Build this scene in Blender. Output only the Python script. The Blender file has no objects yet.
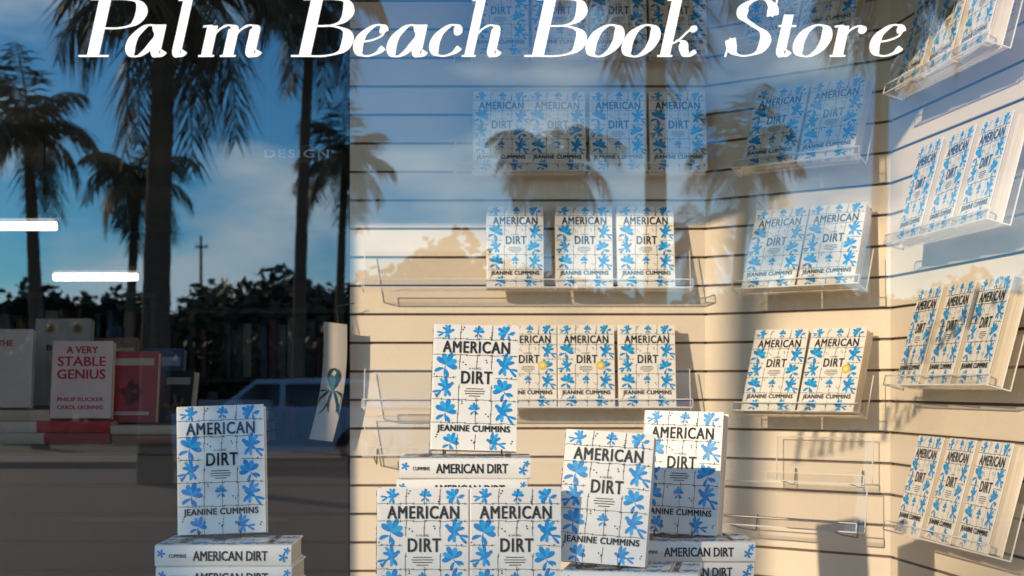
import bpy, math, random
from mathutils import Vector, Matrix
R = math.radians
random.seed(7)
scene = bpy.context.scene
COL = scene.collection
F = 1422.0; HOR = 385.0; CX = 512.0; EYE = 1.5
GY = 2.05            # plane of the shop window glass
def P(px, py, Y): return Vector(((px-CX)*Y/F, Y, EYE+(HOR-py)*Y/F))
def M(px, py, d):    # a thing across the street, seen mirrored in the glass at path length d
    return Vector(((px-CX)*d/F, 2*GY-d, EYE+(HOR-py)*d/F))

# ------------------------------------------------------------------ helpers
def nt(name):
    m = bpy.data.materials.new(name); m.use_nodes = True
    n = m.node_tree; b = n.nodes['Principled BSDF']
    return m, n, b
def mat(name, col, rough=.6, var=.12, scale=8, bump=0, metal=0, emis=None, es=0, spec=None, stretch=None):
    m, n, b = nt(name)
    tc = n.nodes.new('ShaderNodeTexCoord'); no = n.nodes.new('ShaderNodeTexNoise')
    no.inputs['Scale'].default_value = scale; no.inputs['Detail'].default_value = 5
    if stretch:
        mp = n.nodes.new('ShaderNodeMapping'); mp.inputs['Scale'].default_value = stretch
        n.links.new(tc.outputs['Object'], mp.inputs[0]); n.links.new(mp.outputs[0], no.inputs[0])
    else: n.links.new(tc.outputs['Object'], no.inputs[0])
    r = n.nodes.new('ShaderNodeValToRGB')
    r.color_ramp.elements[0].position = .3; r.color_ramp.elements[1].position = .72
    r.color_ramp.elements[0].color = (*[max(0, c*(1-var)) for c in col], 1)
    r.color_ramp.elements[1].color = (*[min(1, c*(1+var)) for c in col], 1)
    n.links.new(no.outputs[0], r.inputs[0]); n.links.new(r.outputs[0], b.inputs['Base Color'])
    b.inputs['Roughness'].default_value = rough; b.inputs['Metallic'].default_value = metal
    if spec is not None: b.inputs['Specular IOR Level'].default_value = spec
    if bump:
        bp = n.nodes.new('ShaderNodeBump'); bp.inputs['Strength'].default_value = bump; bp.inputs['Distance'].default_value = .01
        n.links.new(no.outputs[0], bp.inputs['Height']); n.links.new(bp.outputs[0], b.inputs['Normal'])
    if emis:
        b.inputs['Emission Color'].default_value = (*emis, 1); b.inputs['Emission Strength'].default_value = es
    return m
def sheet_mat(name, f0, f1, tint=(1,1,1), gloss=(1,1,1)):
    m = bpy.data.materials.new(name); m.use_nodes = True; n = m.node_tree
    n.nodes.clear()
    o = n.nodes.new('ShaderNodeOutputMaterial'); mx = n.nodes.new('ShaderNodeMixShader')
    t = n.nodes.new('ShaderNodeBsdfTransparent'); g = n.nodes.new('ShaderNodeBsdfGlossy')
    t.inputs[0].default_value = (*tint, 1); g.inputs[0].default_value = (*gloss, 1); g.inputs['Roughness'].default_value = 0.0
    lw = n.nodes.new('ShaderNodeLayerWeight'); lw.inputs[0].default_value = .35
    mr = n.nodes.new('ShaderNodeMapRange'); mr.inputs['To Min'].default_value = f0; mr.inputs['To Max'].default_value = f1
    n.links.new(lw.outputs['Facing'], mr.inputs['Value']); n.links.new(mr.outputs[0], mx.inputs[0])
    n.links.new(t.outputs[0], mx.inputs[1]); n.links.new(g.outputs[0], mx.inputs[2]); n.links.new(mx.outputs[0], o.inputs[0])
    return m

class MB:
    def __init__(s): s.v = []; s.f = []; s.m = []; s.sm = []
    def add(s, vs, fs, mi=0, smooth=False):
        o = len(s.v); s.v += [tuple(v) for v in vs]
        for f in fs: s.f.append([i+o for i in f]); s.m.append(mi); s.sm.append(smooth)
    def box(s, a, b, mi=0, mx=None):
        x0,y0,z0 = a; x1,y1,z1 = b
        vs = [Vector(p) for p in [(x0,y0,z0),(x1,y0,z0),(x1,y1,z0),(x0,y1,z0),(x0,y0,z1),(x1,y0,z1),(x1,y1,z1),(x0,y1,z1)]]
        if mx: vs = [mx @ v for v in vs]
        s.add(vs, [(0,3,2,1),(4,5,6,7),(0,1,5,4),(1,2,6,5),(2,3,7,6),(3,0,4,7)], mi)
    def bbox(s, a, b, c=.004, mi=0):   # box with chamfered edges
        x0,y0,z0 = a; x1,y1,z1 = b; vs = []
        for z, k in ((z0, c), (z0+c, 0), (z1-c, 0), (z1, c)):
            vs += [(x0+k+c, y0+k, z), (x1-k-c, y0+k, z), (x1-k, y0+k+c, z), (x1-k, y1-k-c, z), (x1-k-c, y1-k, z), (x0+k+c, y1-k, z), (x0+k, y1-k-c, z), (x0+k, y0+k+c, z)]
        fs = [tuple(reversed(range(8))), tuple(range(24, 32))]
        for r in range(3):
            for i in range(8):
                j = (i+1) % 8; fs.append((r*8+i, r*8+j, r*8+8+j, r*8+8+i))
        s.add(vs, fs, mi)
    def tube(s, pts, rad, n=8, mi=0, cap=True):
        pts = [Vector(p) for p in pts]
        if not hasattr(rad, '__len__'): rad = [rad]*len(pts)
        vs = []; up = None
        for i, p in enumerate(pts):
            d = (pts[min(i+1, len(pts)-1)] - pts[max(i-1, 0)])
            if d.length < 1e-9: d = Vector((0,0,1))
            d.normalize()
            if up is None: up = Vector((0,0,1)) if abs(d.z) < .9 else Vector((1,0,0))
            a = d.cross(up)
            if a.length < 1e-4: a = d.orthogonal()
            a.normalize(); b = a.cross(d); up = b
            for k in range(n):
                t = 2*math.pi*k/n; vs.append(p + a*math.cos(t)*rad[i] + b*math.sin(t)*rad[i])
        fs = []
        for i in range(len(pts)-1):
            for k in range(n):
                j = (k+1) % n; fs.append((i*n+k, i*n+j, (i+1)*n+j, (i+1)*n+k))
        s.add(vs, fs, mi, True)
        if cap:
            s.add(vs[:n], [tuple(range(n))], mi); s.add(vs[-n:], [tuple(reversed(range(n)))], mi)
    def prism(s, prof, h0, h1, fn, mi=0, smooth=False):
        n = len(prof); vs = [fn(u, v, h0) for u, v in prof] + [fn(u, v, h1) for u, v in prof]
        s.add(vs, [(i, (i+1) % n, n+(i+1) % n, n+i) for i in range(n)], mi, smooth)
        s.add(vs[:n], [tuple(reversed(range(n)))], mi); s.add(vs[n:], [tuple(range(n))], mi)
    def mesh(s, name, mats):
        me = bpy.data.meshes.new(name); me.from_pydata(s.v, [], s.f)
        for m in mats: me.materials.append(m)
        for i, p in enumerate(me.polygons): p.material_index = s.m[i]; p.use_smooth = s.sm[i]
        me.update(); return me
    def build(s, name, mats, parent=None):
        if not isinstance(mats, (list, tuple)): mats = [mats]
        return link(name, s.mesh(name, mats), parent)
def link(name, me, parent=None):
    o = bpy.data.objects.new(name, me); COL.objects.link(o)
    if parent: o.parent = parent
    return o
def tag(o, label, cat, group=None, kind=None):
    if label: o['label'] = label
    if cat: o['category'] = cat
    if group: o['group'] = group
    if kind: o['kind'] = kind
    return o
def thing(name, label, cat, mx=None, group=None):
    o = bpy.data.objects.new(name, None); o.empty_display_size = .05; COL.objects.link(o)
    if mx is not None: o.matrix_world = mx
    return tag(o, label, cat, group)
def T(x, y=None, z=None):
    return Matrix.Translation(Vector((x, y, z)) if y is not None else Vector(x))
def RZ(a): return Matrix.Rotation(a, 4, 'Z')
def RX(a): return Matrix.Rotation(a, 4, 'X')
def RY(a): return Matrix.Rotation(a, 4, 'Y')

# ------------------------------------------------------------------ materials
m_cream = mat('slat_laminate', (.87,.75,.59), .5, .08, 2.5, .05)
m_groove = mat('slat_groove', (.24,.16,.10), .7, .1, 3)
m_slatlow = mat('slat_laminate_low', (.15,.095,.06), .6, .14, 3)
m_jacket = mat('jacket_paper', (.93,.88,.79), .38, .02, 20)
m_blue = mat('print_blue', (.004,.27,.66), .45, .12, 60)
m_lblue = mat('print_pale_blue', (.012,.43,.82), .45, .12, 60)
m_ink = mat('print_ink', (.008,.008,.010), .6, .1, 20)
m_gold = mat('sticker_gold', (.90,.62,.04), .35, .1, 30)
m_clearedge = mat('acrylic_edge', (.80,.78,.72), .15, .05, 5)
m_clear = sheet_mat('clear_acrylic', .06, .5, (.97,.97,.965))
m_glass = sheet_mat('window_glass', .17, .6, (.99,.99,1.0))
m_white = mat('vinyl_lettering', (.94,.94,.94), .5, .01, 10)
m_wire = mat('wire', (.10,.10,.10), .35, .1, 10, metal=.8)
m_riser = mat('riser_paint', (.70,.68,.64), .5, .05, 6)
m_deck = mat('deck_paint', (.50,.43,.36), .5, .06, 6)
m_stucco = mat('stucco', (.55,.50,.43), .85, .1, 30, .5)
m_frame = mat('window_frame_metal', (.12,.11,.10), .4, .1, 6, metal=.6)
m_dark = mat('dark_interior_paint', (.05,.035,.028), .8, .2, 2)
m_ceil = mat('interior_ceiling', (.32,.27,.22), .8, .1, 3)
m_floor = mat('interior_floor', (.14,.09,.06), .5, .2, 3)
m_wood = mat('dark_wood', (.085,.045,.028), .45, .3, 5, .1, stretch=(1,1,8))
m_tube = mat('lit_tube', (.9,.9,.9), .5, 0, 1, emis=(1,.93,.80), es=7)
m_asph = mat('asphalt', (.022,.020,.018), .85, .25, 12, .4)
m_pave = mat('pavement', (.15,.12,.095), .85, .12, 5, .2)
m_kerb = mat('kerb_stone', (.20,.18,.16), .8, .1, 6)
m_line = mat('road_line', (.25,.23,.19), .7, .1, 10)
m_grass = mat('grass', (.03,.04,.016), .9, .35, 3, .5)
m_trunk = mat('palm_trunk', (.13,.09,.06), .85, .3, 4, .5, stretch=(1,1,10))
m_frond = mat('palm_frond', (.05,.055,.02), .6, .35, 3)
m_leaf = mat('tree_leaf', (.035,.042,.018), .7, .45, 2)
m_pole = mat('pole_wood', (.10,.08,.06), .8, .2, 5)
m_carp = mat('car_paint', (.26,.40,.58), .25, .04, 3, metal=.0)
m_carg = mat('car_glass', (.03,.04,.05), .05, .05, 3)
m_tyre = mat('tyre', (.02,.02,.02), .8, .1, 8)
m_rim = mat('rim', (.5,.5,.5), .3, .1, 8, metal=.8)
m_lamp = mat('lamp_lens', (.8,.8,.78), .15, .05, 8)

def pages_mat():
    m, n, b = nt('page_edges')
    tc = n.nodes.new('ShaderNodeTexCoord'); mp = n.nodes.new('ShaderNodeMapping'); mp.inputs['Scale'].default_value = (2, 900, 2)
    no = n.nodes.new('ShaderNodeTexNoise'); no.inputs['Scale'].default_value = 1
    r = n.nodes.new('ShaderNodeValToRGB'); r.color_ramp.elements[0].color = (.60,.47,.32,1); r.color_ramp.elements[1].color = (.90,.78,.60,1)
    r.color_ramp.elements[0].position = .3; r.color_ramp.elements[1].position = .7
    n.links.new(tc.outputs['Object'], mp.inputs[0]); n.links.new(mp.outputs[0], no.inputs[0]); n.links.new(no.outputs[0], r.inputs[0]); n.links.new(r.outputs[0], b.inputs['Base Color'])
    b.inputs['Roughness'].default_value = .8
    return m
m_pages = pages_mat()

# ------------------------------------------------------------------ text meshes (built in font)
def text_geo(s, width=None, height=None, bold=0.0, space=1.0):
    cu = bpy.data.curves.new('t', 'FONT'); cu.body = s; cu.size = 1; cu.resolution_u = 3; cu.space_character = space
    o = bpy.data.objects.new('t', cu); COL.objects.link(o)
    bpy.context.view_layer.update()
    me = bpy.data.meshes.new_from_object(o.evaluated_get(bpy.context.evaluated_depsgraph_get()))
    vs = [v.co.copy() for v in me.vertices]; fs = [tuple(p.vertices) for p in me.polygons]
    bpy.data.objects.remove(o); bpy.data.curves.remove(cu); bpy.data.meshes.remove(me)
    x0 = min(v.x for v in vs); x1 = max(v.x for v in vs); y0 = min(v.y for v in vs); y1 = max(v.y for v in vs)
    sx = width/(x1-x0) if width else None; sy = height/(y1-y0) if height else None
    sx = sx or sy; sy = sy or sx
    return [((v.x-(x0+x1)/2)*sx, (v.y-(y0+y1)/2)*sy) for v in vs], fs, bold
def put_text(mb, geo, u, v, fn, mi=0):     # fn(u, v, depth); struck more than once for weight
    b = geo[2]
    offs = [(0,0)] if not b else [(-b,-b*.6),(b,-b*.6),(-b,b*.6),(b,b*.6),(0,0)]
    for k, (dx, dy) in enumerate(offs): mb.add([fn(a+u+dx, c+v+dy, k*.00003) for a, c in geo[0]], geo[1], mi)
def text_mesh(name, m, s, w, h, bold, u, v, fn, space=1.0):
    b = MB(); put_text(b, text_geo(s, w, h, bold, space), u, v, fn); return b.mesh(name, [m])

# ------------------------------------------------------------------ the novel
BW, BH, BT = .150, .220, .035
def u_profile(w, t, b=.0022):
    pr = [(w/2, -t/2), (-w/2+.004, -t/2), (-w/2+.001, -t/2+.002), (-w/2-.0005, -t*.2), (-w/2-.001, 0), (-w/2-.0005, t*.2), (-w/2+.001, t/2-.002), (-w/2+.004, t/2), (w/2, t/2),
          (w/2, t/2-b), (-w/2+.004, t/2-b), (-w/2+.0025, 0), (-w/2+.004, -t/2+b), (w/2, -t/2+b)]
    return pr
def leaf(mb, cx, cy, ang, L, W, mi, fn, bend=0):
    pts = []
    for k in range(12):
        t = k/12*2*math.pi; u = L*.5*(1-math.cos(t)); v = W*.5*math.sin(t)*(1-.45*math.cos(t)) + bend*L*(u/L)**2
        pts.append(fn(cx+u*math.cos(ang)-v*math.sin(ang), cy+u*math.sin(ang)+v*math.cos(ang)))
    mb.add(pts, [tuple(range(12))], mi)
def jacket_mesh():
    mb = MB(); mb.prism(u_profile(BW, BT), 0, BH, lambda u, v, h: (u, v, h), 0)
    lay = [0]
    def fnat(k): return lambda u, v: (u, -BT/2-.00015-.00004*k, v)
    rnd = random.Random(3)
    def lf(*a, bend=0, mi=1):
        lay[0] += 1; leaf(mb, *a, mi, fnat(lay[0] % 14), bend)
    def flower(cx, cy, s, a0):
        for k in range(5):
            da = (k-2)*.68
            lf(cx, cy, a0+da, s*(1.2 if k == 2 else 1.02), s*.44, mi=2 if k in (1, 3) else 1)
        lf(cx, cy, a0+math.pi+.12, s*1.0, s*.14, bend=.25)
        bx, by = cx-math.cos(a0)*s*.35, cy-math.sin(a0)*s*.35
        lf(bx, by, a0+math.pi-1.05, s*.85, s*.32, bend=.25); lf(bx, by, a0+math.pi+1.15, s*.85, s*.32, bend=-.25)
    def bird(cx, cy, s, a, f):
        c, s_ = math.cos(a), math.sin(a)
        lf(cx-c*s*.6, cy-s_*s*.6, a, s*1.3, s*.50, bend=.08*f)
        lf(cx+c*s*.50, cy+s_*s*.50, a+.5*f, s*.46, s*.34)
        for da, L in ((.95, 1.25), (1.42, 1.15), (1.95, .95)): lf(cx, cy, a+da*f, s*L, s*.34, bend=.25*f, mi=2 if da == 1.42 else 1)
        for da, L in ((-1.25, .95), (-1.85, .85)): lf(cx-c*s*.1, cy-s_*s*.1, a+da*f, s*L, s*.32, bend=-.2*f, mi=2 if da < -1.5 else 1)
        lf(cx-c*s*.5, cy-s_*s*.5, a+math.pi-.30, s*1.0, s*.24); lf(cx-c*s*.5, cy-s_*s*.5, a+math.pi+.34, s*.95, s*.24)
    w, h = BW, BH
    for fx, fy, s, kind, a in ((.17,.938,.013,1,.2), (.53,.942,.010,0,1.5), (.85,.938,.014,0,2.6),
                               (.16,.675,.020,0,1.1), (.84,.675,.019,1,2.6),
                               (.17,.490,.017,1,.5), (.83,.480,.018,0,2.0), (.17,.305,.019,0,1.3), (.83,.305,.019,1,2.5), (.50,.325,.010,0,1.6),
                               (.24,.062,.015,0,1.2), (.74,.062,.015,1,2.9)):
        cx, cy = (fx-.5)*w, fy*h
        if kind: bird(cx, cy, s, a, 1 if fx < .5 else -1)
        else: flower(cx, cy, s, a)
    for i, v in enumerate(mb.v):
        if v[1] < -BT/2-.0001: mb.v[i] = (max(-w/2+.0012, min(w/2-.0008, v[0])), v[1], max(.001, min(h-.001, v[2])))
    f9 = lambda u, v: (u, -BT/2-.0009, v); f10 = lambda u, v: (u, -BT/2-.00095, v)
    def wire(x0, y0, x1, y1):
        d = Vector((x1-x0, y1-y0)); n = max(3, int(d.length/.010)); nn = Vector((-d.y, d.x)).normalized()*.00038
        pts = [Vector((x0, y0))+d*(k/n)+nn*math.sin(k*1.7)*2 for k in range(n+1)]
        for k in range(n):
            a, b = pts[k], pts[k+1]; mb.add([f9(*(a-nn)), f9(*(b-nn)), f9(*(b+nn)), f9(*(a+nn))], [(0,1,2,3)], 3)
            if k % 2:
                m_ = (a+b)/2; dd = d.normalized()
                for sg in (-1, 1):
                    q = m_+nn*7*sg+dd*.0015
                    mb.add([f10(*(m_-dd*.0007)), f10(*(m_+dd*.0007)), f10(*q)], [(0,1,2)], 3)
    for fx, o in ((-.19, .002), (.02, .0), (.20, -.002)):
        for a, b_ in ((.005,.125), (.205,.42 if fx == .02 else .52), (.640,.765), (.875,.995)): wire(w*fx+o*a, h*a, w*fx+o*b_, h*b_)
    wire(-w*.49, h*.755, w*.49, h*.757); wire(-w*.49, h*.400, w*.49, h*.397); wire(-w*.49, h*.215, w*.49, h*.213); wire(-w*.49, h*.884, w*.49, h*.886)
    wire(-w*.49, h*.575, -w*.22, h*.577); wire(w*.24, h*.575, w*.49, h*.573)
    for fx, fy in [(.36,.96),(.68,.90),(.05,.58),(.95,.58),(.37,.37),(.64,.27),(.05,.42),(.5,.06),(.06,.1),(.94,.06),(.38,.68),(.62,.70)]:
        for k in range(2):
            cx, cy = (fx-.5)*w+rnd.uniform(-.004,.004), fy*h+k*.004
            mb.add([f9(cx+.0014*math.cos(t), cy+.0014*math.sin(t)) for t in [i*math.pi/3 for i in range(6)]], [(0,1,2,3,4,5)], 3)
    for k in range(4):
        ww = (.030, .036, .033, .02)[k]; z = h*.485-k*.0042
        mb.add([f9(-ww/2, z), f9(ww/2, z), f9(ww/2, z+.0013), f9(-ww/2, z+.0013)], [(0,1,2,3)], 3)
    fs = lambda u, v: (-w/2-.0014, -v, h/2-u)
    for u, v, s in ((-.100,.004,.007), (.097,-.003,.008), (.103,.008,.006)):
        for k in range(5): leaf(mb, u, v, k*1.256, s, s*.45, 1, lambda a, b: fs(max(-h/2+.001, min(h/2-.001, a)), b))
    fb = lambda u, v: (-u, BT/2+.0003, v)
    for k in range(9):
        ww = .10 if k % 4 != 3 else .06; z = h*.75-k*.011
        mb.add([fb(-.05, z), fb(-.05+ww, z), fb(-.05+ww, z+.003), fb(-.05, z+.003)], [(0,1,2,3)], 3)
    return mb.mesh('jacket', [m_jacket, m_blue, m_lblue, m_ink])
me_jacket = jacket_mesh()
def pages_mesh(w, h, t):
    mb = MB()
    prof = [(-w/2+.0045, -t/2+.0023), (w/2-.002, -t/2+.0023), (w/2-.0032, -t/5), (w/2-.0036, 0), (w/2-.0032, t/5), (w/2-.002, t/2-.0023), (-w/2+.0045, t/2-.0023)]
    mb.prism(prof, .003, h-.003, lambda u, v, z: (u, v, z), 0)
    return mb.mesh('page_block', [m_pages])
me_pages = pages_mesh(BW, BH, BT)
ff = lambda u, v, k: (u, -BT/2-.0013-k, v)
fsp = lambda u, v, k: (-BW/2-.0017-k, -v, BH/2-u)
LETTER = [('title_lettering', text_mesh('title_lettering', m_ink, 'AMERICAN', .116, .0205, .00065, .001, BH*.820, ff, 1.12)),
          ('title_lettering', text_mesh('title_lettering', m_ink, 'DIRT', .053, .0215, .00065, .003, BH*.578, ff, 1.12)),
          ('author_lettering', text_mesh('author_lettering', m_ink, 'JEANINE CUMMINS', .126, .0140, .00048, 0, BH*.165, ff, 1.08)),
          ('subtitle_lettering', text_mesh('subtitle_lettering', m_ink, 'A NOVEL', .022, .0036, 0, 0, BH*.650, ff)),
          ('spine_title_lettering', text_mesh('spine_title_lettering', m_ink, 'AMERICAN DIRT', .120, .0155, .0005, .012, 0, fsp)),
          ('spine_author_lettering', text_mesh('spine_author_lettering', m_ink, 'CUMMINS', .028, .006, .00015, -.073, 0, fsp))]
b1 = MB(); pts = [(.038+.0115*math.cos(t), BH*.50+.0115*math.sin(t)) for t in [i*math.pi/12 for i in range(24)]]
b1.prism(pts, -BT/2-.0018, -BT/2-.0010, lambda u, v, y: (u, y, v), 0)
pts2 = [(.038+.006*math.cos(t), BH*.50+.006*math.sin(t)) for t in [i*math.pi/12 for i in range(24)]]
b1.add([(u, -BT/2-.0020, v) for u, v in pts2], [tuple(range(24))], 1)
me_stick = b1.mesh('round_sticker', [m_gold, mat('sticker_pale', (.9,.8,.4), .4, .05, 20)])
def novel(mx, label, group, sticker=False):
    r = thing('hardcover_novel', label, 'book', mx, group)
    j = link('jacket', me_jacket, r); link('page_block', me_pages, r)
    for nm, me in LETTER: link(nm, me, j)
    if sticker:
        s = link('round_sticker', me_stick, j); s['label'] = 'round yellow sticker on the cover'
    return r
LIE = Matrix(((0,0,-1,0),(1,0,0,0),(0,-1,0,0),(0,0,0,1)))
def lie(x, y, ztop, yaw=0):
    return T(x, y, ztop-BT/2) @ RZ(yaw) @ LIE @ T(0, 0, -BH/2)

# ------------------------------------------------------------------ slatwalls
SL = .0762
def slat_panel(name, x0, y0, th, length, z0, z1, m, label):
    d = Vector((math.cos(th), -math.sin(th), 0)); n = Vector((-math.sin(th), -math.cos(th), 0))
    prof = []; mi = []
    z = z0; dep = .009
    def add(u, zz, k): prof.append((u, zz)); mi.append(k)
    add(-.018, z0, 0)
    while z < z1-.001:
        zt = min(z+SL, z1)
        add(0, z+.0015, 0); add(0, zt-.0076, 0); add(-.0012, zt-.0066, 0)
        if zt < z1-.001: add(-.0015, zt-.0064, 1); add(-dep, zt-.0064, 1); add(-dep, zt-.0005, 1); add(-.0012, zt-.0003, 0)
        z = zt
    add(-.0018, z1, 0); add(-.018, z1, 0)
    mb = MB(); N = len(prof); o = Vector((x0, y0, 0)); vs = []
    for s in (0, length):
        for u, zz in prof: vs.append(o+d*s+n*u+Vector((0,0,zz)))
    for k in (0, 1): mb.add(vs, [(i, i+1, N+i+1, N+i) for i in range(N-1) if mi[i] == k] + ([(N-1, 0, N, 2*N-1)] if k == 0 else []), k)
    ob = mb.build(name, [m, m_groove]); tag(ob, label, 'slatwall', None); return ob
ZB = .93
C1 = (.516, 3.8); TH1 = R(38); L1 = .52
C2 = (C1[0]+L1*math.cos(TH1), C1[1]-L1*math.sin(TH1)); TH2 = R(82); L2 = 1.27
slat_panel('slatwall_panel', -.433, 3.8, 0, .433+C1[0], ZB, ZB+SL*25, m_cream, 'cream slatwall facing the window behind the centre shelves')
slat_panel('slatwall_panel', C1[0], C1[1], TH1, L1, ZB, ZB+SL*25, m_cream, 'narrow cream slatwall turned at an angle with paired books')
slat_panel('slatwall_panel', C2[0], C2[1], TH2, L2, ZB, ZB+SL*25, m_cream, 'cream slatwall running toward the glass along the right side')
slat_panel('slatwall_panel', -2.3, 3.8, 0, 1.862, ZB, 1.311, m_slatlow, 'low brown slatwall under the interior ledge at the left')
mb = MB(); mb.bbox((-2.3, 3.792, 1.3125), (-.4375, 4.35, 1.338), .004)
tag(mb.build('display_ledge', m_wood), 'dark wooden ledge on top of the low slatwall', 'ledge')
mb = MB(); mb.bbox((-2.3, GY+.06, ZB-.05), (1.14, 3.79, ZB-.002), .004)
tag(mb.build('display_deck', m_deck), 'flat display deck behind the window glass under the stacks', 'display deck')
mb = MB(); mb.bbox((-2.3, 3.82, 0), (-.4375, 3.86, 1.3115), .003); mb.bbox((-.4365, 3.822, 0), (C1[0]+.02, 3.86, 2.85), .003)
tag(mb.build('partition_wall', m_dark), 'dark partition behind the slatwall, low at the left', 'wall')

# ------------------------------------------------------------------ clear shelves
def clear_shelf(mx, length, label, group=None, bw=0):
    r = thing('clear_shelf', label, 'shelf', mx, group)
    h = length/2; y0 = -BT/2-.010; y1 = BT/2+.004
    mb = MB()
    mb.add([(-h,y0,-.002),(h,y0,-.002),(h,y1,-.002),(-h,y1,-.002)], [(0,1,2,3)], 0)
    mb.build('tray', m_clear, r)
    mb = MB(); mb.add([(-h,y0,-.002),(h,y0,-.002),(h,y0,.018),(-h,y0,.018)], [(0,1,2,3)], 0); mb.build('front_lip', m_clear, r)
    mb = MB(); mb.add([(-h,y1,-.002),(h,y1,-.002),(h,y1,.11),(-h,y1,.11)], [(0,1,2,3)], 0); mb.build('back_plate', m_clear, r)
    mb = MB(); e = .0011
    mb.box((-h,y0-e,.0165),(h,y0+e,.0190)); mb.box((-h,y0-e,-.0050),(h,y0+e,-.0022))
    for sx in (-h, h):
        mb.box((sx-e,y0+e,-.0045),(sx+e,y1+e,-.0022)); mb.box((sx-e,y1-e,-.002),(sx+e,y1+e,.11)); mb.box((sx-e,y0-e,-.0022),(sx+e,y0+e,.0165))
    if bw: mb.box((-h+e,y1-e,.1085),(h-e,y1+e,.11))
    mb.build('shelf_edge', m_clearedge, r)
    if bw:
        for sx in (-h*.7, h*.7):
            mb = MB(); mb.tube([(sx, y0+.004, -.004), (sx, y1, -.010), (sx, bw-.006, -.012), (sx, bw-.004, .030)], .0018, 6); mb.build('bracket', m_wire, r)
    return r
def on_wall(c, th, s, off, z, beta, dyaw=0):
    d = Vector((math.cos(th), -math.sin(th), 0)); n = Vector((-math.sin(th), -math.cos(th), 0))
    p = Vector((c[0], c[1], 0)) + d*s + n*off
    return T(p.x, p.y, z) @ RZ(-th+dyaw) @ RX(-beta)
W0 = (0, 3.8)
G1 = 'copies of the blue and white novel facing out on clear shelves'
rowname = ['highest', 'second highest', 'third', 'lowest']
ordn = ['first', 'second', 'third', 'fourth', 'fifth']
rj = random.Random(5)
cent = {0: (2.355, (500, 560, 618, 678)), 1: (2.055, (501, 557, 618, 678)), 2: (1.752, (515, 584, 646)), 3: (1.44, (528, 586, 647))}
for k, (z, pxs) in cent.items():
    off = .078; Y = 3.8-off
    for i, px in enumerate(pxs):
        mx = on_wall(W0, 0, (px-CX)*Y/F, off, z, R(12), R(rj.uniform(-1.2,1.2)))
        novel(mx, f'blue patterned novel, {ordn[i]} from the left on the {rowname[k]} centre shelf', G1, k == 3 and i < 2)
    a, b = (-.15 if k < 2 else -.39), .47
    clear_shelf(on_wall(W0, 0, (a+b)/2, off, z, R(12)), b-a, f'long clear shelf, {rowname[k]} of the centre slatwall' if k != 2 else 'long clear shelf, third down on the centre slatwall, empty at its left end')
for k, z in enumerate((2.345, 2.04, 1.735, 1.43)):
    for i, s in enumerate((.258, .412)):
        novel(on_wall(C1, TH1, s, .125, z, R(22), R(rj.uniform(-1.5,1.5))), f'blue patterned novel at the {("left","right")[i]} of the pair on the {rowname[k]} angled shelf', G1, k == 3 and i == 1)
    clear_shelf(on_wall(C1, TH1, .335, .125, z, R(22)), .34, f'short clear shelf, {rowname[k]} of those holding pairs on the angled slatwall')
for k, z in enumerate((2.155, 1.815, 1.497, 1.17)):
    for i, s in enumerate((.35, .503, .656)):
        novel(on_wall(C2, TH2, s, .095, z, R(15), R(-4+rj.uniform(-1,1))), f'blue patterned novel, {("farthest","middle","nearest")[i]} of three on the {rowname[k]} right side shelf', G1)
    clear_shelf(on_wall(C2, TH2, .50, .095, z, R(15), R(0)), .50, f'clear shelf on the right side slatwall, {rowname[k]} of four holding three books')
clear_shelf(on_wall(W0, 0, -.29, .078, 1.315, R(12)), .20, 'small empty clear shelf left of the tall centre stack', None, .075)
clear_shelf(on_wall(C1, TH1, .30, .125, 1.15, R(8)), .40, 'empty clear shelf below the pairs on the angled slatwall', None, .12)
clear_shelf(on_wall(W0, 0, .33, .078, 1.135, R(12)), .30, 'empty clear shelf low on the centre slatwall behind the right stacks', None, .075)
clear_shelf(on_wall(C1, TH1, .36, .06, 1.262, R(4)), .26, 'narrow empty clear shelf just under the lowest pair of books', None, .055)

# ------------------------------------------------------------------ stacks at the front
def stack(x, y, ztop, n, yaw, what, group):
    for i in range(n):
        jy = 0 if i == 0 else rj.uniform(-3, 3)
        novel(lie(x+rj.uniform(-.004,.004), y+rj.uniform(-.003,.003), ztop-i*(BT+.0003), yaw+R(jy)), f'lying novel, {ordn[i]} from the top {what}', group)
    zb = ztop-n*(BT+.0003)
    mb = MB(); mb.bbox((-.125,-.09,0),(.125,.09,zb-ZB), .004)
    o = mb.build('display_riser', m_riser); o.matrix_world = T(x, y, ZB) @ RZ(yaw); tag(o, f'plain pale riser box {what.replace("of", "under", 1)}', 'riser')
def easel(x, y, z, yaw, w, label):
    r = thing('wire_easel', label, 'book stand', T(x, y, z) @ RZ(yaw))
    for s in (-1, 1):
        mb = MB(); a = s*w/2
        mb.tube([(a, -.036, .012), (a, -.036, .0020), (a, .0, .0018), (a, .03, .0018), (a*.9, .022, .06), (a*.75, .034, .11)], .0017, 6); mb.build('side_wire', m_wire, r)
    mb = MB(); mb.tube([(-w/2*.75, .034, .11), (0, .036, .115), (w/2*.75, .034, .11)], .0014, 6); mb.build('cross_wire', m_wire, r)
    mb = MB(); mb.tube([(-w/2, -.036, .0020), (-w/4, -.046, .0018), (w/4, -.046, .0018), (w/2, -.036, .0020)], .0015, 6); mb.build('front_wire', m_wire, r)
    return r
def stand(px, y, z, yaw, lean, label, roll=0, gap=.004, w=.07):
    x = (px-CX)*y/F
    easel(x, y, z, yaw, w, 'small wire easel under the ' + label)
    novel(T(x, y, z+gap+BT/2*math.sin(lean)) @ RZ(yaw) @ RX(-lean) @ RY(roll), label, 'copies of the novel standing on the front stacks')
SG = 'copies of the novel lying in the front stacks'
stack((231-CX)*2.375/F, 2.375, 1.241, 3, R(1), 'of the far left stack', SG)
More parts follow.
